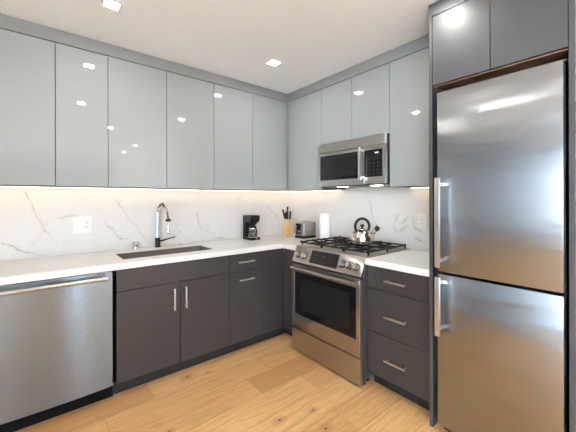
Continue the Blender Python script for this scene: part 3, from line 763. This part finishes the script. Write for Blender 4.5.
# ------------------------------------------------------------------ coffee maker
t = thing('coffee_maker', (-.715, -.18, CT), 'small black drip coffee maker with a glass carafe in the counter corner', 'coffee maker')
x0, x1 = -.760, -.650; yb, yf = -.098, -.262
obj('base', G().box(x0, x1, yf, yb, CT + .0005, CT + .028, .005, 2), M['black'], t)
obj('water_tank', G().box(x0 + .001, x1 - .001, yb - .058, yb, CT + .0285, CT + .178, .004, 2), M['black'], t)
g = G().prism([(x0, yb, CT + .1785), (x0, yf + .032, CT + .1785), (x0, yf + .004, CT + .205), (x0, yf, CT + .250), (x0, yb, CT + .250)], (x1 - x0, 0, 0), .003)
hd_ = obj('head', g, M['black'], t)
obj('lid', G().box(x0 + .002, x1 - .002, yf + .003, yb - .003, CT + .2503, CT + .257, .003), M['side'], hd_)
obj('filter_basket', G().lathe([(.036, CT + .156), (.046, CT + .178), (0, CT + .178)], (-.705, -.208, 0), 24), M['black'], hd_)
obj('warming_plate', G().lathe([(.048, CT + .0285), (.048, CT + .031), (0, CT + .031)], (-.705, -.208, 0), 28), M['nickel'], t)
cf = obj('carafe', G().lathe([(.036, CT + .0315), (.046, CT + .040), (.050, CT + .062), (.047, CT + .095), (.037, CT + .122), (.035, CT + .126), (.033, CT + .126), (.045, CT + .094), (.048, CT + .062), (.044, CT + .042), (0, CT + .035)], (-.705, -.208, 0), 32), M['carafe'], t, angle=60)
obj('carafe_lid', G().lathe([(.037, CT + .1265), (.038, CT + .140), (.030, CT + .147), (0, CT + .148)], (-.705, -.208, 0), 24), M['black'], cf)
obj('carafe_band', G().lathe([(.0385, CT + .113), (.0385, CT + .124), (.0372, CT + .124), (.0405, CT + .113)], (-.705, -.208, 0), 28), M['nickel'], cf)
g = G().tube([(-.705, -.245, CT + .118), (-.705, -.276, CT + .118), (-.705, -.285, CT + .095), (-.705, -.270, CT + .055), (-.705, -.257, CT + .05)], .006, 10)
obj('carafe_handle', g, M['black'], cf)
obj('power_switch', G().box(-.700, -.684, yf - .002, yf + .001, CT + .008, CT + .019, .001), M['nickel'], t)

# ------------------------------------------------------------------ knife block and knives
bx0, bx1, by0, by1 = -.300, -.222, -.272, -.196
t = thing('knife_block', (-.26, -.235, CT), 'pale wooden knife block in the corner, beside the toaster', 'knife block')
g = G().prism([(bx0, by0, CT + .0005), (bx1, by0, CT + .0005), (bx1, by0, CT + .178), (bx0, by0, CT + .190)], (0, by1 - by0, 0), .003)
bk = obj('block', g, M['wood'], t)
g = G()
slots = [(-.287, -.225), (-.287, -.252), (-.252, -.222), (-.245, -.252), (-.268, -.238)]
lbs = ['black-handled knife, leftmost and leaning out of the wooden block', 'short black-handled knife at the front left of the wooden block', 'tallest black-handled knife at the back right of the wooden block', 'black-handled knife at the front right of the wooden block', 'black-handled knife in the middle of the wooden block']
hts = [.125, .085, .155, .105, .100]
lean = [-.045, -.030, .002, .012, -.016]
for (x, y), lb, h, ln in zip(slots, lbs, hts, lean):
    zb_ = CT + .1895 - (x - bx0) * .012 / .078
    k = thing('kitchen_knife', (x, y, zb_), lb, 'knife', 'knives in the wooden block')
    dirv = Vector((ln, ln * .2, h)).normalized(); A = Vector((x, y, zb_))
    obj('bolster', G().tube([A + dirv * .001, A + dirv * .016], .0072, 10), M['nickel'], k)
    obj('knife_handle', G().tube([A + dirv * .016, A + dirv * (.016 + h * .35), A + dirv * (.016 + h * .7), A + dirv * (h)], [.0085, .0105, .0095, .0115], 12), M['black'], k, angle=60)

# ------------------------------------------------------------------ toaster
t = thing('toaster', (-.17, -.435, CT), 'brushed steel two-slice toaster with a black base, left of the paper towels', 'toaster')
tx0, tx1, ty0, ty1 = -.258, -.082, -.508, -.362
obj('base', G().box(tx0 - .003, tx1 + .003, ty0 - .003, ty1 + .003, CT + .0008, CT + .024, .005, 2), M['black'], t)
b = obj('shell', G().box(tx0, tx1, ty0, ty1, CT + .0245, CT + .176, .016, 4), M['rsteel'], t)
for y in (-.405, -.465): obj('bread_slot', G().box(tx0 + .028, tx1 - .028, y - .011, y + .011, CT + .1765, CT + .1785, .0008), M['black'], b)
p = obj('control_panel', G().box(tx0 - .004, tx0 - .0003, -.462, -.375, CT + .045, CT + .155, .002), M['black'], t)
obj('lever', G().box(tx0 - .024, tx0 - .0045, -.405, -.385, CT + .120, CT + .132, .003), M['nickel'], p)
obj('dial', G().lathe([(.014, 0), (.012, .012), (0, .012)], (tx0 - .0043, -.437, CT + .075), 20, (-1, 0, 0)), M['nickel'], p)
for z in (.062, .078, .094): obj('button', G().box(tx0 - .006, tx0 - .0042, -.405, -.388, CT + z, CT + z + .008), M['nickel'], p)

# ------------------------------------------------------------------ paper towels
t = thing('paper_towel_holder', (-.15, -.722, CT), 'white paper towel roll on a slim upright holder behind the range', 'paper towels')
px_, py_ = -.152, -.720
obj('holder_base', G().lathe([(.072, CT + .0005), (.072, CT + .007), (.066, CT + .010), (0, CT + .010)], (px_, py_, 0), 32), M['white'], t)
obj('roll', G().lathe([(.020, CT + .0105), (.056, CT + .0105), (.058, CT + .014), (.058, CT + .266), (.056, CT + .270), (.020, CT + .270)], (px_, py_, 0), 40), M['paper'], t)
obj('post', G().tube([(px_, py_, CT + .010), (px_, py_, CT + .282)], .006, 12), M['white'], t)
ap = Vector((px_, py_, 0)) + hd * .069
obj('side_arm', G().tube([(ap.x, ap.y, CT + .009), (ap.x, ap.y, CT + .262)], .004, 10), M['white'], t)
